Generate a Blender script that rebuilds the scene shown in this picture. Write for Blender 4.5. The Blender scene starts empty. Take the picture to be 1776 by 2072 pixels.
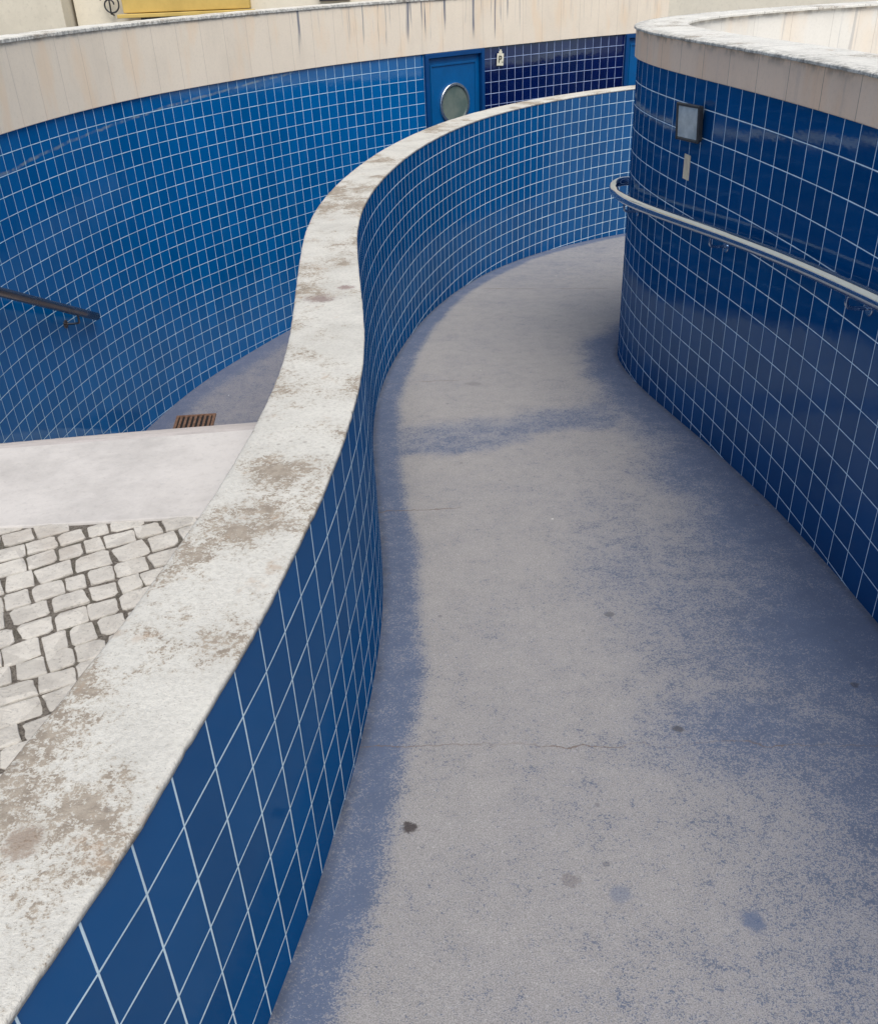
import bpy, bmesh, math, random
import numpy as np
from mathutils import Vector, Matrix, noise as mnoise
random.seed(7); rng=np.random.default_rng(5)
sc=bpy.context.scene; COL=sc.collection
ZO=1.6   # eye height above the cobbles; everything below is written relative to the eye

# ------------------------------------------------------------------ curves
def cr(pts,n=24):
    P=[np.array(p,float) for p in pts]; P=[2*P[0]-P[1]]+P+[2*P[-1]-P[-2]]
    out=[]
    for i in range(1,len(P)-2):
        p0,p1,p2,p3=P[i-1:i+3]
        for k in range(n):
            t=k/n
            out.append(.5*((2*p1)+(-p0+p2)*t+(2*p0-5*p1+4*p2-p3)*t*t+(-p0+3*p1-3*p2+p3)*t**3))
    out.append(P[-2]); return np.array(out)
def resample(c,ds):
    s=np.concatenate([[0],np.cumsum(np.hypot(*np.diff(c,axis=0).T))])
    n=int(s[-1]/ds); t=np.arange(n+1)*ds
    return np.stack([np.interp(t,s,c[:,0]),np.interp(t,s,c[:,1])],1)
def smooth(c,k):
    if k<1: return c
    p=np.concatenate([2*c[0]-c[1:k+1][::-1],c,2*c[-1]-c[-k-1:-1][::-1]])
    w=np.hanning(2*k+3)[1:-1]; w/=w.sum()
    return np.stack([np.convolve(p[:,i],w,'valid') for i in (0,1)],1)
def normals(c):
    t=np.gradient(c,axis=0); t/=np.hypot(t[:,0],t[:,1])[:,None]
    return np.stack([t[:,1],-t[:,0]],1)      # to the right of travel
def off(c,d): return c+normals(c)*d
def make(pts,ds=.01,k=25): return smooth(resample(cr(pts),ds),k)

MID=make([(-1.75,-2.6),(-1.25,-1.2),(-.93,-.3),(-.74,.3),(-.61,.74),(-.57,.88),(-.53,1.01),(-.5,1.16),(-.47,1.3),(-.44,1.45),(-.41,1.59),(-.385,1.75),(-.36,1.92),(-.32,2.19),(-.3,2.4),(-.28,2.63),(-.267,2.89),(-.262,3.18),(-.272,3.51),(-.3,3.91),(-.34,4.4),(-.385,5.0),(-.41,5.5),(-.405,6.14),(-.34,6.93),(-.19,7.91),(.02,8.84),(.36,9.9),(.80,10.87),(1.42,11.82),(2.1,12.55),(2.85,13.14),(3.8,13.6),(5.2,13.95),(8.5,14.2)],k=20)
ISL=make([(1.80,-3),(1.80,-1),(1.79,1),(1.77,2.2),(1.77,3.0),(1.76,3.6),(1.73,4.2),(1.66,4.9),(1.58,5.5),(1.51,6.05),(1.475,6.55),(1.50,7.05),(1.65,7.5),(1.9,7.86),(2.25,8.17),(2.7,8.45),(3.3,8.7),(4.2,8.95),(5.5,9.2),(8.5,9.5)],k=20)
LFT=make([(-3.0,-4),(-3.1,0),(-3.25,3.5),(-3.38,5.5),(-3.43,6.8),(-3.36,7.86),(-3.14,9.0),(-2.77,10.05),(-2.26,10.98),(-1.62,11.95),(-.93,12.78),(0,13.6),(.79,14.22),(1.75,14.9),(2.6,15.45),(3.4,15.85),(4.8,16.35),(6.8,16.8),(9.5,17)],k=40)
def ztop(x,y): return -1.181-.025*y
def zramp(x,y): return -2.089-.099*y-.08*np.maximum(0,np.asarray(x)-2.9)
def zpit(x,y): return -4.235+.062*(np.asarray(y)-9.0)

# ------------------------------------------------------------------ mesh helpers
def obj_from(name,V,F,mats,smooth_=False,uv=None,mi=None,attrs=None):
    me=bpy.data.meshes.new(name); me.from_pydata([tuple(map(float,v)) for v in V],[],F); 
    for m in (mats if isinstance(mats,(list,tuple)) else [mats]): me.materials.append(m)
    if uv is not None:
        l=me.uv_layers.new(name="UVMap")
        for lp in me.loops: l.data[lp.index].uv=uv[lp.vertex_index]
    if mi is not None: me.polygons.foreach_set("material_index",mi)
    if smooth_: me.polygons.foreach_set("use_smooth",[True]*len(me.polygons))
    if attrs:
        for k,a in attrs.items():
            at=me.attributes.new(k,'FLOAT','POINT'); at.data.foreach_set("value",np.asarray(a,dtype=np.float32))
    me.update()
    o=bpy.data.objects.new(name,me); COL.objects.link(o); return o
def grid(name,P,mat,UV=None,smooth_=False,attrs=None):
    n,m=P.shape[:2]; V=P.reshape(-1,3)
    F=[(i*m+j,(i+1)*m+j,(i+1)*m+j+1,i*m+j+1) for i in range(n-1) for j in range(m-1)]
    return obj_from(name,V,F,mat,smooth_,None if UV is None else UV.reshape(-1,2).tolist(),None,attrs)
def thing(name,label,cat,loc=(0,0,0)):
    e=bpy.data.objects.new(name,None); e.empty_display_size=.2; e.location=loc; COL.objects.link(e)
    e["label"]=label; e["category"]=cat; return e
def par(ch,p):
    ch.parent=p; ch.matrix_parent_inverse=Matrix.Translation(p.location).inverted() if p.parent is None else Matrix.Identity(4)
    return ch
def boxes(name,L,mat,M=None,bev=.004,seg=2):
    bm=bmesh.new()
    for b in L:
        t=bmesh.new(); bmesh.ops.create_cube(t,size=1)
        bmesh.ops.scale(t,vec=b[3:6],verts=t.verts)
        if bev: bmesh.ops.bevel(t,geom=t.edges[:],offset=min(bev,min(b[3:6])*.45),segments=seg,affect='EDGES',profile=.5)
        if len(b)>6: bmesh.ops.rotate(t,cent=(0,0,0),matrix=Matrix.Rotation(b[6],3,'Z'),verts=t.verts)
        bmesh.ops.translate(t,vec=b[:3],verts=t.verts)
        me=bpy.data.meshes.new("t"); t.to_mesh(me); t.free(); bm.from_mesh(me); bpy.data.meshes.remove(me)
    if M is not None: bm.transform(M)
    me=bpy.data.meshes.new(name); bm.to_mesh(me); bm.free(); me.materials.append(mat)
    o=bpy.data.objects.new(name,me); COL.objects.link(o); return o
def tube(name,pts,r,mat,seg=20,cap=True):
    P=[Vector(p) for p in pts]; V=[];F=[]
    up=Vector((0,0,1)); prev=None
    for i,p in enumerate(P):
        t=(P[min(i+1,len(P)-1)]-P[max(i-1,0)]).normalized()
        if prev is None: n=t.cross(up); n=n.normalized() if n.length>1e-3 else Vector((1,0,0))
        else: n=(prev-t*prev.dot(t)).normalized()
        prev=n; b=t.cross(n)
        for k in range(seg):
            a=2*math.pi*k/seg; V.append(p+(n*math.cos(a)+b*math.sin(a))*r)
    for i in range(len(P)-1):
        for k in range(seg):
            F.append((i*seg+k,i*seg+(k+1)%seg,(i+1)*seg+(k+1)%seg,(i+1)*seg+k))
    nf=len(F)
    if cap: F.append(tuple(range(seg))); F.append(tuple(range((len(P)-1)*seg,len(P)*seg)))
    o=obj_from(name,V,F,mat,True)
    for i in range(nf,len(F)): o.data.polygons[i].use_smooth=False
    return o
def joinm(name,objs):
    bm=bmesh.new(); mats=[]
    for o in objs:
        for m in o.data.materials:
            if m not in mats: mats.append(m)
    for o in objs:
        n0=len(bm.faces); bm.from_mesh(o.data); bm.faces.ensure_lookup_table()
        idx=[mats.index(m) for m in o.data.materials]
        for f in bm.faces[n0:]: f.material_index=idx[min(f.material_index,len(idx)-1)]
    me=bpy.data.meshes.new(name); bm.to_mesh(me); bm.free()
    for m in mats: me.materials.append(m)
    for o in objs: bpy.data.objects.remove(o)
    o=bpy.data.objects.new(name,me); COL.objects.link(o); return o
def disc(name,M,r,mat,seg=48,h=.01,rin=0):
    V=[];F=[]
    prof=[(rin,0),(rin,h),(r-.004,h),(r,h-.004),(r,0)] if rin else [(0.001,h),(r-.003,h),(r,h-.003),(r,0)]
    m=len(prof)
    for k in range(seg):
        a=2*math.pi*k/seg
        for (q,z) in prof: V.append(M@Vector((q*math.cos(a),z,q*math.sin(a))))
    for k in range(seg):
        for j in range(m-1): F.append((k*m+j,((k+1)%seg)*m+j,((k+1)%seg)*m+j+1,k*m+j+1))
    return obj_from(name,V,F,mat,False)

# ------------------------------------------------------------------ node helpers
class NT:
    def __init__(s,name):
        s.mat=bpy.data.materials.new(name); s.mat.use_nodes=True; s.t=s.mat.node_tree; s.t.nodes.clear()
        s.out=s.n('ShaderNodeOutputMaterial'); s.b=s.n('ShaderNodeBsdfPrincipled'); s.l(s.b.outputs[0],s.out.inputs[0])
    def n(s,ty,**k):
        x=s.t.nodes.new(ty)
        for a,b in k.items(): setattr(x,a,b)
        return x
    def l(s,a,b): s.t.links.new(a,b)
    def put(s,sock,v):
        if isinstance(v,bpy.types.NodeSocket): s.l(v,sock)
        else:
            if sock.type=='RGBA' and len(v)==3: v=(*v,1)
            sock.default_value=v
    def m(s,op,a,b=0,c=0,clamp=False):
        x=s.n('ShaderNodeMath',operation=op,use_clamp=clamp); s.put(x.inputs[0],a); s.put(x.inputs[1],b); s.put(x.inputs[2],c); return x.outputs[0]
    def mix(s,f,a,b,mode='MIX'):
        x=s.n('ShaderNodeMix',data_type='RGBA',blend_type=mode); s.put(x.inputs[0],f); s.put(x.inputs[6],a); s.put(x.inputs[7],b); return x.outputs[2]
    def ss(s,v,a,b,lo=0.,hi=1.):
        x=s.n('ShaderNodeMapRange',interpolation_type='SMOOTHSTEP'); s.put(x.inputs[0],v); s.put(x.inputs[1],a); s.put(x.inputs[2],b); s.put(x.inputs[3],lo); s.put(x.inputs[4],hi); return x.outputs[0]
    def noise(s,vec,scale,det=4,rough=.55,dist=0.,col=False):
        x=s.n('ShaderNodeTexNoise'); s.put(x.inputs['Vector'],vec); x.inputs['Scale'].default_value=scale; x.inputs['Detail'].default_value=det; x.inputs['Roughness'].default_value=rough; x.inputs['Distortion'].default_value=dist
        return x.outputs['Color' if col else 'Fac']
    def cen(s,v,g): return s.m('MULTIPLY',s.m('SUBTRACT',v,.5),g)
    def obj(s): return s.n('ShaderNodeTexCoord').outputs['Object']
    def uv(s): return s.n('ShaderNodeTexCoord').outputs['UV']
    def scl(s,v,k):
        x=s.n('ShaderNodeVectorMath',operation='MULTIPLY'); s.l(v,x.inputs[0]); x.inputs[1].default_value=k; return x.outputs[0]
    def sep(s,v):
        x=s.n('ShaderNodeSeparateXYZ'); s.l(v,x.inputs[0]); return x.outputs
    def bump(s,h,dist=.01,st=1.):
        x=s.n('ShaderNodeBump'); x.inputs['Strength'].default_value=st; x.inputs['Distance'].default_value=dist; s.l(h,x.inputs['Height']); s.l(x.outputs[0],s.b.inputs['Normal']); return x.outputs[0]
    def fin(s,col,rough=.7,metal=0,spec=.5,ior=1.5):
        s.put(s.b.inputs['Base Color'],col); s.put(s.b.inputs['Roughness'],rough); s.put(s.b.inputs['Metallic'],metal); s.b.inputs['Specular IOR Level'].default_value=spec; s.b.inputs['IOR'].default_value=ior
        return s.mat

def tile_mat(name,c1,c2,grout,T=.15,gw=.005,rough=.07,scar=None,tilt=.0018,stain=.25,fmax=.16):
    t=NT(name); uv=t.uv(); X=t.sep(uv); o=t.obj()
    a=t.m('DIVIDE',X[0],T); b=t.m('DIVIDE',X[1],T)
    fu=t.m('FRACT',a); fv=t.m('FRACT',b)
    cid=t.n('ShaderNodeCombineXYZ'); t.l(t.m('FLOOR',a),cid.inputs[0]); t.l(t.m('FLOOR',b),cid.inputs[1])
    wn=t.n('ShaderNodeTexWhiteNoise',noise_dimensions='3D'); t.l(cid.outputs[0],wn.inputs['Vector'])
    rc=t.sep(wn.outputs['Color']); 
    eu=t.m('MINIMUM',fu,t.m('SUBTRACT',1.,fu)); ev=t.m('MINIMUM',fv,t.m('SUBTRACT',1.,fv))
    ed=t.m('MINIMUM',eu,ev)
    gn=t.noise(o,9,3,.6)
    half=t.m('MULTIPLY',t.ss(gn,.25,.75,.75,1.2),gw/2/T)
    g=t.m('SUBTRACT',1.,t.ss(t.m('DIVIDE',ed,half),.75,1.25))
    base=t.mix(t.m('MULTIPLY',rc[2],1.),c1,c2)
    big=t.noise(o,.9,4,.6); base=t.mix(t.ss(big,.35,.7,0.,.3),base,tuple(x*.72 for x in c1))
    dn=t.noise(t.scl(o,(3,3,.6)),2.2,5,.65); film=t.ss(dn,.5,.8,0.,stain*.25)
    base=t.mix(film,base,(.06,.22,.40))
    sn=t.noise(t.scl(o,(14,14,1.6)),1.6,3,.5); scr=t.m('MULTIPLY',t.ss(sn,.72,.78),t.ss(t.noise(o,2.3,2),.54,.62,0.,.3))
    base=t.mix(scr,base,(.32,.50,.62))
    gd=t.mix(t.ss(t.noise(o,3.1,5,.65),.5,.8,0.,.5),grout,tuple(x*.45 for x in grout))
    if scar:
        v0,k,u0,u1=scar
        ln=t.m('ABSOLUTE',t.m('SUBTRACT',t.m('ADD',X[1],t.cen(t.noise(o,3.5,4),.05)),t.m('SUBTRACT',v0,t.m('MULTIPLY',t.m('SUBTRACT',X[0],u0),k))))
        sm=t.m('MULTIPLY',t.ss(ln,.004,.018,1.,0.),t.m('MULTIPLY',t.ss(X[0],u0-3,u0-2.9),t.ss(X[0],u1-.1,u1,1.,0.)))
        sm=t.m('MULTIPLY',sm,t.ss(t.noise(o,12,3),.38,.62,.15,1.))
        base=t.mix(t.m('MULTIPLY',sm,.6),base,(.28,.32,.32))
    col=t.mix(g,base,gd)
    rg=t.m('ADD',t.m('MULTIPLY',g,.6),t.m('ADD',rough,t.m('MULTIPLY',t.ss(t.noise(o,1.7,5,.6),.4,.75),.07)))
    h=t.m('ADD',t.m('MULTIPLY',fu,t.m('SUBTRACT',rc[0],.5)),t.m('MULTIPLY',fv,t.m('SUBTRACT',rc[1],.5)))
    h=t.m('MULTIPLY',h,tilt)
    h=t.m('ADD',h,t.m('MULTIPLY',t.noise(o,16,2),.0005))
    h=t.m('ADD',h,t.m('MULTIPLY',t.ss(ed,0.,.05),.0009))
    nrm=t.bump(h,1.,.9)
    # glaze = coloured body + clear gloss whose grazing reflectance is limited
    df=t.n('ShaderNodeBsdfDiffuse'); t.l(col,df.inputs[0]); t.l(nrm,df.inputs['Normal'])
    gl=t.n('ShaderNodeBsdfGlossy'); gl.inputs[0].default_value=(.66,.86,1,1); t.l(rg,gl.inputs['Roughness']); t.l(nrm,gl.inputs['Normal'])
    fr=t.n('ShaderNodeFresnel'); fr.inputs[0].default_value=1.42
    fac=t.m('MINIMUM',fr.outputs[0],fmax)
    mx=t.n('ShaderNodeMixShader'); t.l(t.m('MULTIPLY',fac,t.m('SUBTRACT',1.,t.m('MULTIPLY',g,.8))),mx.inputs[0]); t.l(df.outputs[0],mx.inputs[1]); t.l(gl.outputs[0],mx.inputs[2])
    t.l(mx.outputs[0],t.out.inputs[0]); t.t.nodes.remove(t.b)
    return t.mat

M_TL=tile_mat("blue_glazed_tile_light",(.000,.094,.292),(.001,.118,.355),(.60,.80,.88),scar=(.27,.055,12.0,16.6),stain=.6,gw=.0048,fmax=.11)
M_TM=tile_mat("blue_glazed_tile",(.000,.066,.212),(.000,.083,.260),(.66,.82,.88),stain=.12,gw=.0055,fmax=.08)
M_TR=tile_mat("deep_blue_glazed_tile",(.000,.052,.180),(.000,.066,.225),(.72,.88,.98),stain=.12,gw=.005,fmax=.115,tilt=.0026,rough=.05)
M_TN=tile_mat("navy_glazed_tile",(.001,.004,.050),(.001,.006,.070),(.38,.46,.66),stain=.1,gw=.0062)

def stone_mat(name,base,base2,wdt=.32,streak=.7,joint=.5,zlo=.47,urange=None,rv=1.):
    t=NT(name); uv=t.uv(); X=t.sep(uv); o=t.obj()
    a=t.m('DIVIDE',X[0],wdt); fu=t.m('FRACT',a)
    wn=t.n('ShaderNodeTexWhiteNoise',noise_dimensions='1D'); t.l(t.m('FLOOR',a),wn.inputs['W'])
    r=t.m('MULTIPLY',wn.outputs['Value'],rv)
    col=t.mix(r,base,base2)
    col=t.mix(t.ss(t.noise(t.scl(o,(1,1,.6)),3.0,6,.65),.42,.75,0.,.35),col,tuple(x*.82 for x in base2))
    col=t.mix(t.ss(t.noise(o,45,4,.7),.45,.8,0.,.22),col,tuple(x*.6 for x in base))
    warm=t.noise(t.scl(o,(2.2,2.2,.7)),1.5,3); col=t.mix(t.ss(warm,.48,.66,0.,.4),col,(base[0],base[1]*.84,base[2]*.68))
    sv=t.noise(t.scl(o,(9,9,.22)),2.4,3,.55)
    if urange: zone=t.m('MULTIPLY',t.ss(X[0],urange[0],urange[0]+.5),t.ss(X[0],urange[1]-.5,urange[1],1.,.12))
    else: zone=t.ss(t.noise(t.scl(o,(1,1,0.05)),.8,2),zlo,.60)
    lim=t.m('MULTIPLY',t.noise(t.scl(o,(9,9,0)),1.3,1),.85)
    fade=t.ss(t.m('SUBTRACT',lim,X[1]),-.02,.22)
    sk=t.m('MULTIPLY',t.m('MULTIPLY',t.ss(sv,.56,.65),t.m('ADD',.03,t.m('MULTIPLY',zone,.97))),t.m('MULTIPLY',fade,streak))
    col=t.mix(sk,col,(.13,.145,.19))
    grime=t.m('MULTIPLY',t.ss(X[1],0.,.05,1.,0.),t.ss(t.noise(o,10,4),.4,.65,0.,.55)); col=t.mix(grime,col,(.12,.11,.10))
    ed=t.m('MULTIPLY',t.m('MINIMUM',fu,t.m('SUBTRACT',1.,fu)),wdt)
    j=t.ss(ed,.0012,.0035,1.,0.)
    col=t.mix(t.m('MULTIPLY',j,joint),col,(.22,.18,.15))
    h=t.m('ADD',t.m('MULTIPLY',t.noise(o,60,5,.7),.002),t.m('MULTIPLY',j,-.001))
    t.bump(h,1.,.8)
    return t.fin(col,.78,0,.3)
M_ST=stone_mat("pale_limestone_panels",(.80,.70,.56),(.765,.665,.53),joint=.42,streak=.95,wdt=.36,urange=(16.3,20.6),rv=.9)
M_ST2=stone_mat("pinkish_limestone_panels",(.88,.68,.515),(.79,.60,.455),wdt=.33,streak=.10,joint=.7)
M_STI=stone_mat("weathered_limestone",(.74,.71,.64),(.70,.67,.60),wdt=.45,streak=.32,zlo=.4,joint=.35)

def coping_mat(name,light=(.61,.59,.525),brown=(.21,.165,.12),amt=.5,edge_dark=False):
    t=NT(name); o=t.obj()
    med=t.noise(o,12,6,.78,.2); fin=t.noise(o,75,4,.8); f2=t.noise(o,190,3,.7); big=t.noise(o,1.7,3,.5,.6); mid=t.noise(o,4.2,4,.6,.3)
    col=t.mix(t.ss(mid,.35,.7),light,tuple(x*.84 for x in light))
    col=t.mix(t.ss(fin,.40,.66,0.,.4),col,tuple(x*.6 for x in light))
    v=t.m('ADD',amt,t.m('ADD',t.m('ADD',t.cen(big,1.9),t.cen(mid,1.5)),t.m('ADD',t.cen(med,1.3),t.m('ADD',t.cen(fin,1.4),t.cen(f2,.8)))))
    halo=t.ss(v,.46,.68,0.,.4); col=t.mix(halo,col,(.41,.355,.275))
    k=t.ss(v,.63,.73)
    col=t.mix(t.m('MULTIPLY',k,.74),col,t.mix(t.ss(t.noise(o,30,3),.35,.65),brown,(.33,.275,.21)))
    rust=t.m('MULTIPLY',t.ss(t.noise(o,6.5,4,.7),.60,.70),.38); col=t.mix(rust,col,(.38,.25,.15))
    pits=t.m('MULTIPLY',t.ss(f2,.63,.70),.6); col=t.mix(pits,col,(.15,.135,.12))
    vo=t.n('ShaderNodeTexVoronoi'); t.l(o,vo.inputs['Vector']); vo.inputs['Scale'].default_value=27
    spots=t.m('MULTIPLY',t.ss(t.m('ADD',vo.outputs['Distance'],t.cen(fin,.3)),.10,.26,1.,0.),t.ss(t.noise(o,3.1,3),.52,.62))
    col=t.mix(t.m('MULTIPLY',spots,.5),col,(.20,.17,.14))
    if not edge_dark:
        for (x,y,r,c) in ((-.50,4.05,.06,(.17,.105,.095)),(-.39,4.22,.035,(.2,.12,.11)),(-.70,1.02,.03,(.22,.15,.10))):
            X=t.sep(o); dx=t.m('SUBTRACT',X[0],x); dy=t.m('SUBTRACT',X[1],y)
            d=t.m('ADD',t.m('SQRT',t.m('ADD',t.m('MULTIPLY',dx,dx),t.m('MULTIPLY',dy,dy))),t.m('ADD',t.cen(fin,r*3),t.cen(med,r*3)))
            col=t.mix(t.ss(d,r*.4,r*1.2,.7,0.),col,c)
    if edge_dark:
        X=t.sep(t.uv()); e=t.m('MULTIPLY',t.ss(X[1],.04,.15,1.,0.),t.ss(t.noise(o,26,5,.75),.44,.58))
        col=t.mix(t.m('MULTIPLY',e,.55),col,(.12,.12,.11))
        ju=t.m('FRACT',t.m('DIVIDE',X[0],.62)); jj=t.ss(t.m('MULTIPLY',t.m('MINIMUM',ju,t.m('SUBTRACT',1.,ju)),.62),.002,.006,.7,0.)
        col=t.mix(jj,col,(.1,.095,.09))
    h=t.m('ADD',t.m('MULTIPLY',fin,.0028),t.m('ADD',t.m('MULTIPLY',med,.004),t.m('MULTIPLY',f2,.0016)))
    t.bump(h,1.,1.)
    return t.fin(col,.9,0,.2)
M_CP=coping_mat("lichen_stained_plaster",amt=.46)
M_CR=coping_mat("weathered_white_coping",light=(.72,.70,.63),brown=(.20,.18,.15),amt=.30,edge_dark=True)

def floor_mat(name,blue=(.077,.116,.208),conc=(.385,.37,.358),spots=(),cracks=()):
    t=NT(name); o=t.obj(); X=t.sep(o)
    at=t.n('ShaderNodeAttribute',attribute_name='paint').outputs['Fac']
    fine=t.noise(o,120,3,.8); f2=t.noise(o,300,2,.7); f3=t.noise(o,38,3,.7); med=t.noise(o,9,6,.65,.3); big=t.noise(o,1.6,4,.55)
    c=t.mix(t.ss(med,.3,.75,0.,.7),conc,tuple(x*.86 for x in conc)); c=t.mix(t.ss(big,.35,.7,0.,.45),c,tuple(x*k for x,k in zip(conc,(.82,.83,.87))))
    c=t.mix(t.ss(f2,.42,.60,0.,.7),c,tuple(x*.5 for x in conc)); c=t.mix(t.ss(fine,.55,.68,0.,.55),c,tuple(min(1,x*1.45) for x in conc))
    b=t.mix(t.ss(med,.35,.7),blue,tuple(x*.78 for x in blue)); b=t.mix(t.ss(f2,.38,.60,0.,.65),b,tuple(x*.5+.095 for x in blue)); b=t.mix(t.ss(fine,.56,.68,0.,.35),b,tuple(x*.35 for x in blue))
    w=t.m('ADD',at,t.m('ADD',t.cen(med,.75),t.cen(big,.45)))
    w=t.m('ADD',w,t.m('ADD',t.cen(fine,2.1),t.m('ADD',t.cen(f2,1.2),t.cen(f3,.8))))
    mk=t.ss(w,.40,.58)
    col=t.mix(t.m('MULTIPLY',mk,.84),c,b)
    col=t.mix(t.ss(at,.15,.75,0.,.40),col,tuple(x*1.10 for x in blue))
    for (x,y,r,cc,st) in spots:
        wob=t.m('ADD',t.cen(t.noise(o,22,2),r*2.2),t.cen(fine,r*1.6))
        dx=t.m('SUBTRACT',X[0],x); dy=t.m('SUBTRACT',X[1],y)
        d=t.m('ADD',t.m('SQRT',t.m('ADD',t.m('MULTIPLY',dx,dx),t.m('MULTIPLY',dy,dy))),wob)
        col=t.mix(t.ss(d,r*.6,r*1.3,st,0.),col,cc)
    for (y0,k,xa,xb,wd) in cracks:
        wob=t.m('ADD',t.cen(t.noise(o,5,5,.65),.14),t.m('MULTIPLY',X[0],k))
        d=t.m('ABSOLUTE',t.m('SUBTRACT',t.m('SUBTRACT',X[1],wob),y0))
        mm=t.m('MULTIPLY',t.ss(d,wd*.4,wd,1.,0.),t.m('MULTIPLY',t.ss(X[0],xa,xa+.1),t.ss(X[0],xb-.1,xb,1.,0.)))
        col=t.mix(t.m('MULTIPLY',mm,t.ss(t.noise(o,3,2),.35,.55,.2,.8)),col,(.17,.13,.11))
    vo=t.n('ShaderNodeTexVoronoi'); t.l(o,vo.inputs['Vector']); vo.inputs['Scale'].default_value=4.2
    sp=t.m('MULTIPLY',t.ss(t.m('ADD',vo.outputs['Distance'],t.cen(fine,.05)),.03,.06,1.,0.),.45); col=t.mix(sp,col,(.10,.10,.12))
    vo=t.n('ShaderNodeTexVoronoi'); t.l(t.scl(o,(1,1,0)),vo.inputs['Vector']); vo.inputs['Scale'].default_value=2.3
    sp=t.m('MULTIPLY',t.ss(vo.outputs['Distance'],.012,.022,1.,0.),.8); col=t.mix(sp,col,(.65,.63,.6))
    # grime collected against the walls
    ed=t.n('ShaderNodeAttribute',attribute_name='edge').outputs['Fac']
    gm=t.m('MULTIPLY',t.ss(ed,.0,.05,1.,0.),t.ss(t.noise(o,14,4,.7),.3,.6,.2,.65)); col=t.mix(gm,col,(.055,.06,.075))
    h=t.m('ADD',t.m('MULTIPLY',fine,.0022),t.m('ADD',t.m('MULTIPLY',f2,.0016),t.m('MULTIPLY',med,.0012)))
    t.bump(h,1.,1.)
    return t.fin(col,.88,0,.15)
M_FL=floor_mat("worn_blue_painted_concrete",
  spots=[(-.13,1.93,.022,(.045,.035,.035),.85),(.80,2.34,.018,(.07,.07,.08),.75),(.70,3.1,.02,(.08,.08,.09),.55),(.46,1.64,.03,(.08,.12,.21),.4),(.80,1.54,.032,(.065,.105,.20),.65),(.33,1.70,.024,(.16,.14,.14),.45),(.3,6.4,.05,(.2,.19,.19),.5),(1.5,2.55,.016,(.05,.05,.06),.6)],
  cracks=[(2.30,-.06,-.5,1.8,.0045),(6.5,.05,-.4,.5,.006),(4.22,.02,-.5,.15,.006),(9.9,-.2,-.2,2.2,.01)])
M_FP=floor_mat("worn_dark_blue_concrete",blue=(.08,.108,.185),conc=(.30,.285,.285))

def simple(name,c,rough=.5,metal=0,spec=.5,var=.25,sc_=8,bmp=0.,c2=None):
    t=NT(name); o=t.obj(); n=t.noise(o,sc_,5,.65)
    col=t.mix(t.ss(n,.35,.7,0.,1.),c,c2 if c2 else tuple(x*(1-var) for x in c))
    if bmp: 
        f=t.noise(o,sc_*14,4,.7); col=t.mix(t.ss(f,.5,.75,0.,.3),col,tuple(x*.55 for x in c))
        t.bump(t.noise(o,sc_*6,4,.6),bmp)
    return t.fin(col,t.ss(n,.3,.7,rough*.85,min(1,rough*1.2)),metal,spec)
M_SLAB=simple("grey_stone_slab",(.56,.53,.49),.85,0,.2,.22,3,.004)
M_STEP=simple("stone_step",(.50,.46,.43),.85,0,.2,.2,5,.003)
M_STEEL=simple("brushed_stainless_steel",(.44,.53,.66),.07,1,.5,.08,14)
M_DARK=simple("dark_bronze_tube",(.20,.175,.165),.25,.9,.5,.2,4)
M_BLK=simple("black_metal",(.05,.052,.056),.4,.2,.5,.3,20)
M_RUST=simple("rusty_iron",(.20,.115,.075),.8,.1,.3,.45,25,.002)
M_HOLESHADE=simple("drain_shade_black",(.008,.008,.008),.9)  # near-black colour stands in for the shade inside the drain
M_DOOR=simple("blue_painted_metal",(.000,.090,.27),.38,0,.3,.18,3,.0006)
M_DOORF=simple("dark_blue_painted_frame",(.000,.05,.18),.4,0,.3,.18,3)
M_RING=simple("brushed_aluminium",(.70,.72,.73),.3,1,.5,.15,20)
M_GLS=simple("greenish_window_glass",(.09,.13,.115),.15,0,.5,.35,3,c2=(.16,.19,.16))
M_LGL=simple("frosted_lamp_glass",(.32,.37,.39),.15,0,.6,.35,9,c2=(.50,.55,.56))
M_SCAR=simple("exposed_mortar",(.90,.75,.53),.9,0,.2,.2,30,.003)
M_PAPER=simple("cream_plastic_tag",(.75,.71,.55),.6,0,.3,.12,20)
M_INK=simple("black_ink",(.02,.02,.02),.6)
M_WALLB=simple("beige_render",(.72,.66,.53),.9,0,.2,.10,1.5,.003)
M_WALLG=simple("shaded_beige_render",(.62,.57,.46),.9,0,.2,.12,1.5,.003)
M_YEL=simple("yellow_painted_render",(.56,.40,.12),.7,0,.3,.15,3)
M_WIN=simple("dark_window",(.03,.03,.035),.2,0,.5,.3,2)
M_LOW=simple("rough_concrete",(.30,.29,.28),.9,0,.2,.2,3,.003)

# ------------------------------------------------------------------ RAMP WALL (middle)
rw=thing("parapet_wall","curving blue tiled low wall with lichen stained pale top beside a ramp","wall")
def face(name,curve,offd,zt,zb,mat,T=.15,phase=0.,skip=0):
    c=resample(off(curve,offd)[skip:],T); n=len(c)
    P=np.zeros((n,2,3)); UV=np.zeros((n,2,2))
    for i,(x,y) in enumerate(c):
        a=zt(x,y); b=zb(x,y); P[i,0]=(x,y,a); P[i,1]=(x,y,b); UV[i,0]=(i*T,phase); UV[i,1]=(i*T,a-b+phase)
    return grid(name,P,mat,UV)
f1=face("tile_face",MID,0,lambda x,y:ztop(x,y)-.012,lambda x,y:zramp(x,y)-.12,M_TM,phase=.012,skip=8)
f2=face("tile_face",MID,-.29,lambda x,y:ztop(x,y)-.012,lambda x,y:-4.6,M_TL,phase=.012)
par(f1,rw);par(f2,rw)
c=resample(MID,.02); n=normals(c)
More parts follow.
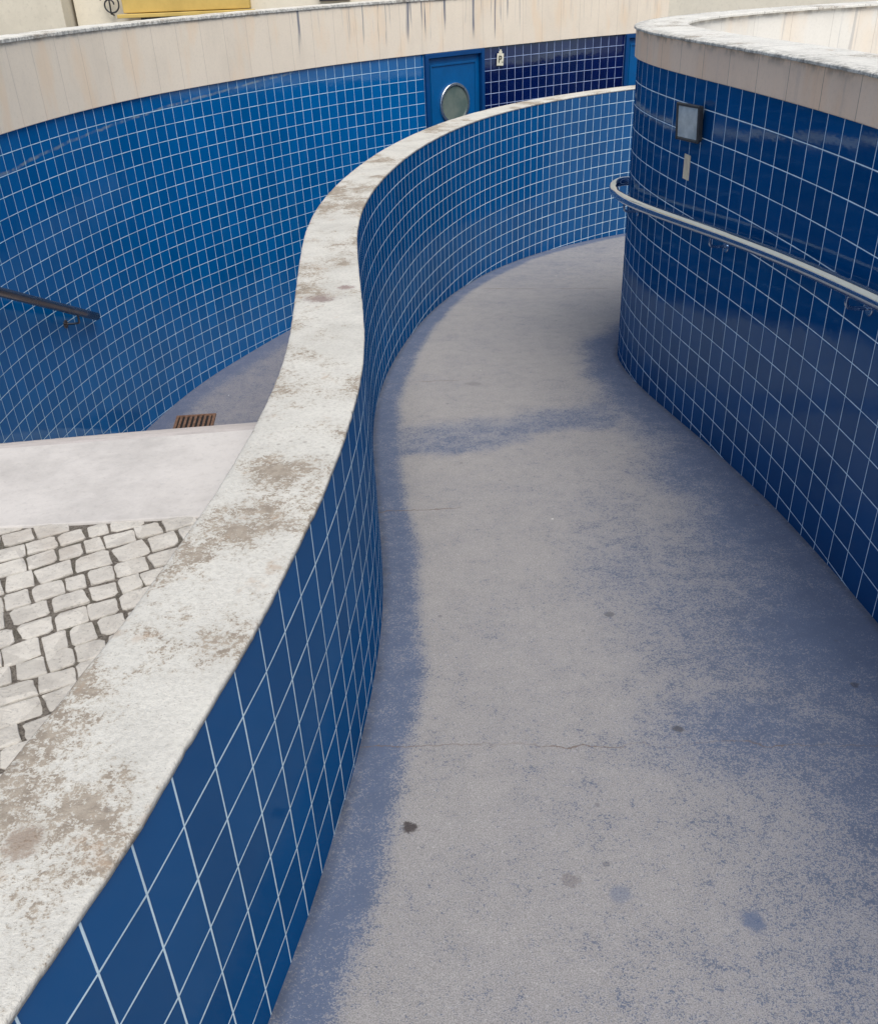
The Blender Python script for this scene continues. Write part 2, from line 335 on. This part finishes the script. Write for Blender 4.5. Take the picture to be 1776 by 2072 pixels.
prof=[(-.292,-.03),(-.298,-.010),(-.296,-.003),(-.290,.000),(-.27,.001),(-.22,.002),(-.17,.002),(-.12,.002),(-.07,.002),(-.03,.001),(-.008,.0005),(0.0015,-.001),(.0045,-.004),(.0045,-.016),(-.01,-.020)]
P=np.zeros((len(c),len(prof),3))
for i in range(len(c)):
    chip=max(0,mnoise.noise(Vector((c[i][0]*23,c[i][1]*23,7)))-.32)*.014
    for j,(d,z) in enumerate(prof):
        q=c[i]+n[i]*d
        w=mnoise.noise(Vector((q[0]*9,q[1]*9,1.3)))*.0015+mnoise.noise(Vector((q[0]*30,q[1]*30,5)))*.0008
        e=(mnoise.noise(Vector((c[i][0]*14,c[i][1]*14,j*.1+9)))*.0015+mnoise.noise(Vector((c[i][0]*45,c[i][1]*45,3)))*.0015) if (j<4 or j>9) else 0
        if j>10: e-=chip; w-=chip*.4
        q=q+n[i]*e
        P[i,j]=(q[0],q[1],ztop(*q)+z+w)
par(grid("coping",P,M_CP,None,True),rw)

# ------------------------------------------------------------------ ISLAND WALL (right hairpin)
iw=thing("retaining_wall","deep blue tiled wall with limestone band and weathered white coping beside the ramp","wall")
ZB,ZC=-.61,-.438
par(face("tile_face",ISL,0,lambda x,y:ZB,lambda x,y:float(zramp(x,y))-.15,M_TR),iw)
def strip(name,curve,prof,mat,ds=.04,wob=0.,smooth_=False):
    c=resample(curve,ds); n=normals(c); P=np.zeros((len(c),len(prof),3)); UV=np.zeros((len(c),len(prof),2))
    acc=[0]
    for j in range(1,len(prof)): acc.append(acc[-1]+math.hypot(prof[j][0]-prof[j-1][0],prof[j][1]-prof[j-1][1]))
    for i in range(len(c)):
        for j,(d,z) in enumerate(prof):
            q=c[i]+n[i]*d
            w=mnoise.noise(Vector((q[0]*12,q[1]*12,z*9)))*wob
            P[i,j]=(q[0],q[1],z+w); UV[i,j]=(i*ds,acc[j])
    return grid(name,P,mat,UV,smooth_)
par(strip("stone_band",ISL,[(-.018,ZC),(-.018,ZB+.003),(-.014,ZB-.001),(.02,ZB-.001)],M_ST2),iw)
par(strip("coping",ISL,[(-.02,ZC-.001),(-.032,ZC+.001),(-.034,ZC+.004),(-.034,ZC+.013),(-.030,ZC+.017),(.02,ZC+.019),(.15,ZC+.020),(.27,ZC+.019),(.322,ZC+.017),(.326,ZC+.013),(.326,ZC),(.30,ZC-.001)],M_CR,wob=.0022),iw)
par(strip("inner_stone_face",ISL,[(.30,ZC),(.30,-2.2)],M_STI),iw)

# ------------------------------------------------------------------ OUTER WALL (left / back)
ow=thing("retaining_wall","tall curved blue tiled wall topped by pale limestone band with dark streaks","wall")
LB,LC=-1.05,-.43
c15=resample(LFT,.15)
def nearest(p): return int(np.argmin(np.hypot(c15[:,0]-p[0],c15[:,1]-p[1])))
d0=nearest((.0,13.6)); d1=d0+7
e0=nearest((3.12,15.72)); e1=e0+7
def seg_face(name,i0,i1,mat):
    P=np.zeros((i1-i0+1,2,3));UV=np.zeros((i1-i0+1,2,2))
    for k,i in enumerate(range(i0,i1+1)):
        x,y=c15[i]; P[k,0]=(x,y,LB); P[k,1]=(x,y,-4.7); UV[k,0]=(i*.15,0); UV[k,1]=(i*.15,LB+4.7)
    return grid(name,P,mat,UV)
par(seg_face("tile_face",0,d0,M_TL),ow)
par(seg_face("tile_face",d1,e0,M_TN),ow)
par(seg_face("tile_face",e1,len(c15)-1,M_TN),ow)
b=par(strip("stone_band",LFT,[(-.05,LB-.001),(.020,LB-.001),(.024,LB+.003),(.024,LC)],M_ST),ow)
for u in b.data.uv_layers[0].data: u.uv.y=max(0,.70-u.uv.y)
par(strip("coping",LFT,[(.018,LC-.001),(.036,LC),(.038,LC+.004),(.038,LC+.026),(.032,LC+.030),(-.1,LC+.033),(-.22,LC+.033),(-.33,LC+.030),(-.336,LC+.02),(-.336,LC),(-.30,LC-.001)],M_CR,wob=.003),ow)
par(strip("outer_stone_face",LFT,[(-.30,LC),(-.30,-1.3)],M_ST),ow)

def door(i0,i1,lab):
    A=Vector((*c15[i0],0)); B=Vector((*c15[i1],0)); W=(B-A).length; X=(B-A).normalized(); Z=Vector((0,0,1)); Y=Vector((X.y,-X.x,0))
    zb=float(zpit(*c15[i0])); H=LB-zb
    M=Matrix.Translation(A+Vector((0,0,zb)))@Matrix(((X.x,Y.x,0,0),(X.y,Y.y,0,0),(0,0,1,0),(0,0,0,1)))
    fr=.055
    d=boxes("door",[(W/2,-.035,H/2-.03,W-2*fr-.008,.045,H-fr-.02)],M_DOOR,M,.004)
    d["label"]=lab; par(d,ow); 
    f=boxes("door_frame",[(fr/2,-.01,H/2-.002,fr,.12,H-.006),(W-fr/2,-.01,H/2-.002,fr,.12,H-.006),(W/2,-.012,H-fr/2-.004,W-2*fr-.002,.11,fr)],M_DOORF,M,.004)
    par(f,d)
    w=.03; z1=H-.14; z0=.15; xa=fr+.07; xb=W-fr-.07
    p=boxes("door_moulding",[(xa,-.006,(z0+z1)/2,w,.014,z1-z0),(xb,-.006,(z0+z1)/2,w,.014,z1-z0),(W/2,-.006,z1-w/2,xb-xa-w-.002,.014,w),(W/2,-.006,z0+w/2,xb-xa-w-.002,.014,w)],M_DOOR,M,.006); par(p,d)
    C=M@Matrix.Translation((W/2,-.012,-1.71-zb))
    r=disc("porthole_frame",C,.265,M_RING,56,.03,.235); par(r,d)
    g=disc("porthole_glass",C,.236,M_GLS,56,.012); par(g,d)
    h=boxes("door_handle",[(W-fr-.10,.02,1.0,.022,.03,.16),(W-fr-.16,.04,1.05,.12,.02,.02)],M_RING,M,.005); par(h,d)
    return d
door(d0,d1,"bright blue metal door with round porthole window"); door(e0,e1,"blue metal door")

# ------------------------------------------------------------------ FLOORS
def arc_idx(c,p): return int(np.argmin(np.hypot(c[:,0]-p[0],c[:,1]-p[1])))
def piece(c,i0,i1,n,last=False):
    t=np.linspace(i0,i1,n+1); 
    if not last: t=t[:-1]
    k=np.arange(len(c)); return np.stack([np.interp(t,k,c[:,0]),np.interp(t,k,c[:,1])],1)
A=off(MID,-.03); Bc=off(ISL,.03)
ka=[0,arc_idx(MID,(-.27,3)),arc_idx(MID,(-.38,6.5)),arc_idx(MID,(1.46,11.96)),len(A)-1]
kb=[0,arc_idx(ISL,(1.77,3.0)),arc_idx(ISL,(1.5,6.2)),arc_idx(ISL,(1.66,7.5)),len(Bc)-1]
ns=[160,150,170,90]
LA=np.concatenate([piece(A,ka[i],ka[i+1],ns[i],i==3) for i in range(4)]); RA=np.concatenate([piece(Bc,kb[i],kb[i+1],ns[i],i==3) for i in range(4)])
T=np.concatenate([[0,.015,.022,.030,.040],np.linspace(.052,.948,90),[.96,.97,.978,.985,1]])
XY=LA[:,None,:]*(1-T)[None,:,None]+RA[:,None,:]*T[None,:,None]
P=np.zeros(XY.shape[:2]+(3,)); P[...,:2]=XY; P[...,2]=zramp(XY[...,0],XY[...,1])
def mind(XY,c):
    c=c[::4]; q=XY.reshape(-1,2); out=np.empty(len(q))
    for s in range(0,len(q),4000):
        out[s:s+4000]=np.hypot(q[s:s+4000,0][:,None]-c[:,0],q[s:s+4000,1][:,None]-c[:,1]).min(1)
    return out
dl=mind(XY,MID); dr=mind(XY,ISL); x=XY[...,0].ravel(); y=XY[...,1].ravel()
def S(v,a,b): t=np.clip((v-a)/(b-a),0,1); return t*t*(3-2*t)
nz=np.array([mnoise.noise(Vector((a*1.7,b*1.7,0)))for a,b in zip(x,y)]); nz2=np.array([mnoise.noise(Vector((a*5,b*5,4)))for a,b in zip(x,y)])
w=.15+.07*nz
w=np.maximum(w,.17+.30*S(x,.25,1.25)*(1-S(y,3.2,5.2))+.05*nz)
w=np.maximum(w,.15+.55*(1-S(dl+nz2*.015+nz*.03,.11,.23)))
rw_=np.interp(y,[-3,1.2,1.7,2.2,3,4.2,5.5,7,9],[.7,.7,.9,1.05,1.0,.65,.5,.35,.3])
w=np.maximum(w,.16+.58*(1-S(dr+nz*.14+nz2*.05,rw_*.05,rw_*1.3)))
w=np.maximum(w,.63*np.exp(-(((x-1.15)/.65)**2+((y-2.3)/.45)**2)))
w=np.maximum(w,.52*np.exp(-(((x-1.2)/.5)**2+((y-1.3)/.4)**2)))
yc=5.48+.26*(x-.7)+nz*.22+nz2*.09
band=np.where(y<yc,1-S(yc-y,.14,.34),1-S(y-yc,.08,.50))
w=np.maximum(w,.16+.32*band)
w=np.maximum(w,.34*np.exp(-(((x-.75)/.7)**2+((y-1.2)/.35)**2)))
w=np.maximum(w,.40*np.exp(-(((x-.9)/.5)**2+((y-3.5)/.8)**2)))
w=np.maximum(w,.28*S(y,8,11))
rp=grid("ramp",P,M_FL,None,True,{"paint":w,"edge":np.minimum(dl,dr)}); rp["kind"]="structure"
rp["label"]="curving concrete ramp with worn blue paint"; rp["category"]="ramp"
A=off(MID,-.2); Bc=off(LFT,-.1)
ka=[arc_idx(MID,(-.41,6.0)),arc_idx(MID,(.8,10.9)),len(A)-1]; kb=[arc_idx(LFT,(-3.4,7.5)),arc_idx(LFT,(-.93,12.78)),len(Bc)-1]
LA=np.concatenate([piece(A,ka[i],ka[i+1],60,i==1) for i in range(2)]); RA=np.concatenate([piece(Bc,kb[i],kb[i+1],60,i==1) for i in range(2)])
T=np.linspace(0,1,41); XY=LA[:,None,:]*(1-T)[None,:,None]+RA[:,None,:]*T[None,:,None]
P=np.zeros(XY.shape[:2]+(3,)); P[...,:2]=XY; P[...,2]=zpit(XY[...,0],XY[...,1])
dL=mind(XY,LFT)
lf=grid("path",P,M_FP,None,True,{"paint":.38+.35*(1-S(dL,.1,.35)),"edge":dL}); lf["kind"]="structure"; lf["label"]="dark worn concrete path at the foot of the wall"; lf["category"]="path"

# ------------------------------------------------------------------ STAIRS
st=thing("staircase","pale stone steps leading down beside the curved wall","stairs",(-2,6,-4.2))
OM=off(MID,-.15)
def xr(y): return float(np.interp(y,OM[150:1100,1],OM[150:1100,0]))
def prism(name,corners,z0,z1,mat,bev=.006):
    bm=bmesh.new(); vs=[bm.verts.new((*p,z0)) for p in corners]; vt=[bm.verts.new((*p,z1)) for p in corners]
    bm.faces.new(vs[::-1]); bm.faces.new(vt); k=len(corners)
    for i in range(k): bm.faces.new((vs[i],vs[(i+1)%k],vt[(i+1)%k],vt[i]))
    bmesh.ops.recalc_face_normals(bm,faces=bm.faces[:])
    if bev: bmesh.ops.bevel(bm,geom=bm.edges[:],offset=bev,segments=2,affect='EDGES',profile=.5)
    me=bpy.data.meshes.new(name); bm.to_mesh(me); bm.free(); me.materials.append(mat)
    o=bpy.data.objects.new(name,me); COL.objects.link(o); return o
sl=.0874
def ln(x,y0): return y0+sl*(x+.71)
x0=-3.6
def quad(ya,yb):
    xa=xr(ya);xb=xr(yb)
    return [(x0,ln(x0,ya)),(xa,ln(xa,ya)),(xb,ln(xb,yb)),(x0,ln(x0,yb))]
zc=-1.6
def quad2():
    xa=xr(2.7);xb=xr(3.41); return [(x0,2.69-.03*2),(xa,2.715),(xb,3.41),(x0,ln(x0,3.41))]
par(prism("landing_slab",quad2(),zc-.16,zc+.004,M_SLAB,.008),st)
tr,rs=.358,.1612
parts=[]
for k in range(1,16):
    ya=3.41+tr*(k-1)-.03; yb=3.41+tr*k
    parts.append(prism("s",quad(ya,yb),zc-rs*k-.35,zc-rs*k,M_STEP,.006))
par(joinm("steps",parts),st)

# ------------------------------------------------------------------ COBBLES
V=[];F=[];MI=[]
def stone(cx,cy,w,h,rot,z):
    base=len(V); ca,sa=math.cos(rot),math.sin(rot)
    cor=[(-1,-1),(1,-1),(1,1),(-1,1)]
    poly=[]
    jit=[(random.uniform(-.16,.09),random.uniform(-.16,.09)) for _ in range(4)]
    jit=[(cor[k][0]*jit[k][0],cor[k][1]*jit[k][1]) for k in range(4)]
    cut=[random.choice((random.uniform(.02,.06),random.uniform(.05,.18))) for _ in range(4)]
    for k in range(4):
        ax,ay=cor[k][0]+jit[k][0],cor[k][1]+jit[k][1]; bx,by=cor[(k+1)%4][0]+jit[(k+1)%4][0],cor[(k+1)%4][1]+jit[(k+1)%4][1]
        px_,py_=cor[k-1][0]+jit[k-1][0],cor[k-1][1]+jit[k-1][1]
        poly.append((ax+(px_-ax)*cut[k],ay+(py_-ay)*cut[k])); poly.append((ax+(bx-ax)*cut[k],ay+(by-ay)*cut[k]))
        for q in (.35,.68):
            r=random.uniform(-.05,.06); mx,my=ax+(bx-ax)*q,ay+(by-ay)*q; poly.append((mx*(1+r),my*(1+r)))
    n=len(poly); tx,ty=random.uniform(-.015,.015),random.uniform(-.015,.015)
    for (s,dz) in ((1.0,-.03),(.99,-.003),(.965,-.0005),(.80,.0008),(.45,.001)):
        for (px,py) in poly:
            X=px*w/2*s; Y=py*h/2*s
            V.append((cx+X*ca-Y*sa,cy+X*sa+Y*ca,z+dz+tx*X*2+ty*Y*2+random.uniform(-.0008,.0008)))
    V.append((cx,cy,z+.001))
    for r in range(4):
        for k in range(n): F.append((base+r*n+k,base+r*n+(k+1)%n,base+(r+1)*n+(k+1)%n,base+(r+1)*n+k)); MI.append(0)
    for k in range(n): F.append((base+4*n+k,base+4*n+(k+1)%n,base+5*n)); MI.append(0)
rot0=math.radians(27); OL=off(MID,-.29)
def wv_(cx,r): return .16*mnoise.noise(Vector((cx*.75,r*.045,3.3)))
p=.092; row=0; yy=-4.5
while yy<4.5:
    hgt=p*random.uniform(.82,1.12); xx=-5.5+random.uniform(0,.1)
    while xx<3:
        wd=p*random.uniform(.75,1.35); cx=xx+wd/2; cy=yy+hgt/2+wv_(cx,row)
        sl2=(wv_(cx+.03,row)-wv_(cx-.03,row))/.06
        X=cx*math.cos(rot0)-cy*math.sin(rot0); Y=cx*math.sin(rot0)+cy*math.cos(rot0)
        xx+=wd
        if -1.2<Y<2.70 and -3.1<X:
            lim=np.interp(Y,OL[50:1100,1],OL[50:1100,0])
            if X<lim+.03: stone(X,Y,wd-.005,hgt-.005,rot0+random.uniform(-.05,.05)+math.atan(sl2),zc+random.uniform(-.0025,.002))
    yy+=hgt; row+=1
bxs=[(-3.3,-4),(-1.2,-4),(-1.0,-.9),(-.75,.5),(-.45,2),(-.42,2.72),(-3.4,2.72)]
base=len(V); V+= [(a,b_,zc-.0055) for a,b_ in bxs]; F.append(tuple(range(base,base+len(bxs)))); MI.append(1)
t=NT("limestone_cobble"); o=t.obj(); 
vc=t.n('ShaderNodeTexVoronoi'); t.l(o,vc.inputs['Vector']); vc.inputs['Scale'].default_value=9
col=t.mix(t.sep(vc.outputs['Color'])[0],(.62,.585,.515),(.49,.46,.405)); col=t.mix(t.ss(t.noise(o,18,6,.7),.42,.72,0.,.5),col,(.34,.315,.28)); col=t.mix(t.ss(t.noise(o,90,3,.7),.56,.70,0.,.5),col,(.18,.165,.145)); col=t.mix(t.ss(t.noise(o,2.5,3),.55,.7,0.,.3),col,(.42,.35,.28))
t.bump(t.noise(o,55,6,.7),.006); M_COB=t.fin(col,.85,0,.25)
t=NT("sandy_joint"); o=t.obj(); col=t.mix(t.ss(t.noise(o,120,4,.8),.35,.65),(.12,.103,.087),(.27,.24,.20)); col=t.mix(t.ss(t.noise(o,4,4),.55,.65,0.,.4),col,(.09,.09,.06)); t.bump(t.noise(o,150,4,.8),.01); M_JNT=t.fin(col,.95,0,.1)
pv=obj_from("pavement",V,F,[M_COB,M_JNT],False,None,MI); pv["kind"]="structure"; pv["label"]="pale limestone cobblestone pavement with sandy joints"; pv["category"]="pavement"

# ------------------------------------------------------------------ HANDRAILS
def sp3(pts,n=14):
    P=[np.array(p,float) for p in pts]; P=[2*P[0]-P[1]]+P+[2*P[-1]-P[-2]]; out=[]
    for i in range(1,len(P)-2):
        p0,p1,p2,p3=P[i-1:i+3]
        for k in range(n):
            t=k/n; out.append(tuple(.5*((2*p1)+(-p0+p2)*t+(2*p0-5*p1+4*p2-p3)*t*t+(-p0+3*p1-3*p2+p3)*t**3)))
    out.append(tuple(P[-2])); return out
hr=thing("handrail","polished steel tube handrail curving along the blue tiled wall","handrail",(1.7,4,-1.3))
OI=off(ISL,-.10)
RZ=-.825
k0=arc_idx(ISL,(1.80,.6)); k1=arc_idx(ISL,(1.495,7.0))
pts=[(OI[k][0],OI[k][1],RZ-.0965*OI[k][1]) for k in range(k0,k1,12)]
zz=pts[-1][2]
e=OI[k1]
pts+= sp3([pts[-1],(e[0]+.0,e[1]+.06,zz+.0),(e[0]+.03,e[1]+.16,zz+.01),(e[0]+.10,e[1]+.21,zz+.02),(e[0]+.22,e[1]+.20,zz+.02)],8)[1:]
par(tube("rail",pts,.032,M_STEEL,36),hr)
for yb in (2.2,3.55,5.05,6.55):
    k=arc_idx(ISL,(np.interp(yb,ISL[:1200,1],ISL[:1200,0]),yb)); q=OI[k]; wv=ISL[k]; nn=normals(ISL)[k]; z=RZ-.0965*q[1]-.003
    a=tube("b",sp3([(q[0],q[1],z-.024),(q[0],q[1],z-.06),(q[0]+nn[0]*.02,q[1]+nn[1]*.02,z-.08),(wv[0]-nn[0]*.004,wv[1]-nn[1]*.004,z-.085)],6),.008,M_STEEL,12)
    X=Vector((-nn[1],nn[0],0)); Yv=Vector((-nn[0],-nn[1],0))
    M=Matrix(((X.x,Yv.x,0,wv[0]),(X.y,Yv.y,0,wv[1]),(0,0,1,z-.085),(0,0,0,1)))
    b=disc("b2",M,.032,M_STEEL,24,.007)
    cbox=boxes("b3",[(0,0,0,.05,.012,.004)],M_STEEL,Matrix.Translation((q[0],q[1],z-.030))@Matrix.Rotation(math.pi/2,4,'Z'),.001)
    par(joinm("bracket",[a,b,cbox]),hr)
hl=thing("handrail","dark metal tube handrail on the blue tiled wall above the steps","handrail",(-3.3,7,-2.2))
A0=Vector((-3.30,5.0,-2.80+.455*3.6)); A1=Vector((-3.175,8.52,-2.775))
par(tube("rail",[A0.lerp(A1,i/12) for i in range(13)],.038,M_DARK,24),hl)
for yb in (5.6,8.12):
    q=A0.lerp(A1,(yb-5.0)/3.52); wi=arc_idx(LFT,(np.interp(yb,LFT[:1500,1],LFT[:1500,0]),yb)); wv=LFT[wi]; nn=normals(LFT)[wi]; z=q.z
    a=tube("b",sp3([(q[0],q[1],z-.034),(q[0],q[1],z-.08),(q[0]-nn[0]*.02,q[1]-nn[1]*.02,z-.11),(wv[0],wv[1],z-.115)],6),.010,M_DARK,12)
    X=Vector((-nn[1],nn[0],0)); M=Matrix(((X.x,nn[0],0,wv[0]),(X.y,nn[1],0,wv[1]),(0,0,1,z-.115),(0,0,0,1)))
    b=disc("b2",M,.038,M_DARK,24,.008); par(joinm("bracket",[a,b]),hl)

# ------------------------------------------------------------------ WALL LAMP + missing tile
def wall_frame(curve,z,side,hint):
    k=arc_idx(curve,hint); nn=normals(curve)[k]*side; w_=curve[k]
    Yv=Vector((nn[0],nn[1],0)); X=Vector((nn[1],-nn[0],0))*-1
    return Matrix(((X.x,Yv.x,0,w_[0]),(X.y,Yv.y,0,w_[1]),(0,0,1,z),(0,0,0,1)))
Mx=wall_frame(ISL,-.835,-1,(1.562,5.60))
lamp=thing("wall_lamp","square black floodlight with frosted glass fixed to the blue tiled wall","lamp",tuple(Mx.translation))
sgn=1 if (Mx.to_3x3()@Vector((1,0,0))).y<0 else -1
tl=Mx@Matrix.Translation((0,.050,0))@Matrix.Rotation(-sgn*.24,4,'Z')@Matrix.Rotation(-.06,4,'X')
arm=boxes("mounting_bracket",[(0,.02,0,.06,.04,.09)],M_BLK,Mx,.004); par(arm,lamp)
par(boxes("housing",[(0,-.004,0,.20,.030,.19)],M_BLK,tl,.010,3),lamp)
par(boxes("lamp_frame",[(-.100,.014,0,.014,.016,.200),(.100,.014,0,.014,.016,.200),(0,.014,.092,.184,.016,.015),(0,.014,-.092,.184,.016,.015)],M_BLK,tl,.004),lamp)
par(boxes("lamp_glass",[(0,.012,0,.186,.008,.168)],M_LGL,tl,.002),lamp)
Ms=wall_frame(ISL,-1.098,-1,(1.555,5.70))
par(boxes("missing_tile_patch",[(0,.0,0,.085,.008,.140)],M_SCAR,Ms,.0015),iw)

# sign tag
Mt=wall_frame(LFT,-1.19,1,(1.13,14.45))
tg=thing("sign","small cream hanging tag with a black letter on navy tiles","sign",tuple(Mt.translation))
par(boxes("tag_plate",[(0,.02,-.03,.12,.008,.155),(0,.02,.06,.055,.008,.03),(0,.02,.085,.028,.008,.025)],M_PAPER,Mt@Matrix.Rotation(.08,4,'Y'),.002),tg)
cu=bpy.data.curves.new("f",'FONT'); cu.body="P."; cu.size=.13; cu.extrude=.002; cu.align_x='CENTER'; cu.align_y='CENTER'
fo=bpy.data.objects.new("f",cu); COL.objects.link(fo); dg=bpy.context.evaluated_depsgraph_get(); me=bpy.data.meshes.new_from_object(fo.evaluated_get(dg)); bpy.data.objects.remove(fo)
me.transform(Matrix.Rotation(math.pi/2,4,'X')); me.transform(Mt@Matrix.Rotation(.08,4,'Y')@Matrix.Translation((.005,.028,-.03)))
me.materials.clear(); me.materials.append(M_INK); lt=bpy.data.objects.new("lettering",me); COL.objects.link(lt); par(lt,tg)

# ------------------------------------------------------------------ DRAIN
dx_,dy_=-2.62,9.13; dz=float(zpit(dx_,dy_))
dg_=thing("drain_grate","rusty iron drain grate set in the lower path","drain grate",(dx_,dy_,dz))
Md=Matrix.Translation((dx_,dy_,dz))@Matrix.Rotation(.06,4,'Z')@Matrix.Rotation(.062,4,'X')
L=[(0,.19,.008,.43,.03,.02),(0,-.19,.008,.43,.03,.02),(-.20,0,.008,.03,.35,.02),(.20,0,.008,.03,.35,.02)]
par(boxes("grate_frame",L,M_RUST,Md,.002),dg_)
par(boxes("grate_bars",[(-.156+i*.052,0,.009,.026,.352,.014) for i in range(7)],M_RUST,Md,.002),dg_)
par(boxes("drain_shade_plate",[(0,0,.002,.38,.36,.003)],M_HOLESHADE,Md,0),dg_)  # flat black plate: the dark below the bars is painted, no real depth

# ------------------------------------------------------------------ BUILDING behind
bd=thing("building","beige rendered building with yellow window surround behind the wall","building",(-3,17,-1))
par(boxes("wall",[(1.5,20,2.5,13.4,8,7.2)],M_WALLB,None,.01),bd)
par(boxes("wall",[(-10.2,19.6,2.5,9.9,8,7.2)],M_WALLG,None,.01),bd)
par(boxes("window_surround",[(-3.48,15.93,.08,1.90,.18,1.16)],M_YEL,None,.01),bd)
par(boxes("window",[(-3.9,15.97,-.62,.62,.08,.2),(-3.05,15.97,-.62,.62,.08,.2)],M_WIN,None,.005),bd)
par(boxes("window",[(-1.25,15.96,.2,.46,.1,1.3)],M_WIN,None,.005),bd)
par(boxes("window_sill",[(-3.48,15.8,-.535,2.05,.16,.05)],M_YEL,None,.008),bd)
lm=thing("wall_lantern","black wrought iron wall bracket on the beige building","lantern",(-4.62,15.9,-.4))
cur=[(math.cos(a)*(.05+.012*a)-4.62,15.9,math.sin(a)*(.05+.012*a)-.38) for a in np.linspace(0,9,50)]
par(tube("bracket",cur,.012,M_BLK,8),lm)
par(tube("bracket_arm",[(-4.62,15.99,-.52),(-4.62,15.86,-.50),(-4.60,15.8,-.36),(-4.6,15.8,.1)],.012,M_BLK,8),lm)

# ------------------------------------------------------------------ GROUND
gr=grid("ground",np.array([[(-200,-200,-4.75),(-200,250,-4.75)],[(200,-200,-4.75),(200,250,-4.75)]],float),M_LOW); gr["kind"]="structure"; gr["label"]="rough concrete ground"; gr["category"]="ground"
c=resample(LFT,.5); n_=normals(c)
P=np.zeros((len(c),2,3))
for i in range(len(c)):
    P[i,0]=(*(c[i]-n_[i]*.28),-1.0); P[i,1]=(*(c[i]-n_[i]*180),-1.0)
sg=grid("street",P,M_LOW); sg["kind"]="structure"; sg["label"]="pale paved street level behind the wall"; sg["category"]="street"
P=np.array([[(1.95,-3,-1.9),(14,-3,-1.9)],[(1.75,6.6,-1.9),(14,6.6,-1.9)],[(2.4,8.0,-1.9),(14,8.3,-1.9)]],float)
fl=grid("path",P,M_SLAB); fl["kind"]="structure"; fl["label"]="pale floor enclosed by the curved wall"; fl["category"]="path"

# ------------------------------------------------------------------ shift, camera, light
for o in COL.objects:
    if o.parent is None: o.location.z+=ZO
cam=bpy.data.cameras.new("camera"); co=bpy.data.objects.new("camera",cam); COL.objects.link(co); sc.camera=co
th=math.radians(30.9); ro=math.radians(2.39)
R=Vector((1,0,0));U=Vector((0,math.sin(th),math.cos(th)));Fw=Vector((0,math.cos(th),-math.sin(th)))
r_=R*math.cos(ro)-U*math.sin(ro); u_=R*math.sin(ro)+U*math.cos(ro); b_=-Fw
co.matrix_world=Matrix(((r_.x,u_.x,b_.x,0),(r_.y,u_.y,b_.y,0),(r_.z,u_.z,b_.z,ZO),(0,0,0,1)))
cam.sensor_fit='VERTICAL'; cam.sensor_height=36; cam.lens=1859/2072*36; cam.clip_end=800; cam.clip_start=.05
w=bpy.data.worlds.new("World"); sc.world=w; w.use_nodes=True; nt=w.node_tree
sky=nt.nodes.new('ShaderNodeTexSky'); sky.sky_type='NISHITA'; sky.sun_disc=False
el=math.radians(58); az=math.radians(162)
sky.sun_elevation=el; sky.sun_rotation=az; sky.dust_density=2; sky.air_density=1.0; sky.ozone_density=1.
bg=nt.nodes['Background']; nt.links.new(sky.outputs[0],bg.inputs[0]); bg.inputs[1].default_value=.15
sl_=bpy.data.lights.new("sun",'SUN'); sl_.energy=3.25; sl_.angle=math.radians(45); sl_.color=(1,.96,.895)
so=bpy.data.objects.new("sun",sl_); COL.objects.link(so)
dirv=Vector((math.sin(az)*math.cos(el),math.cos(az)*math.cos(el),math.sin(el)))
so.rotation_euler=dirv.to_track_quat('Z','Y').to_euler(); so.location=(5,-5,12)
sc.view_settings.view_transform='Standard'; sc.view_settings.look='None'; sc.view_settings.exposure=0
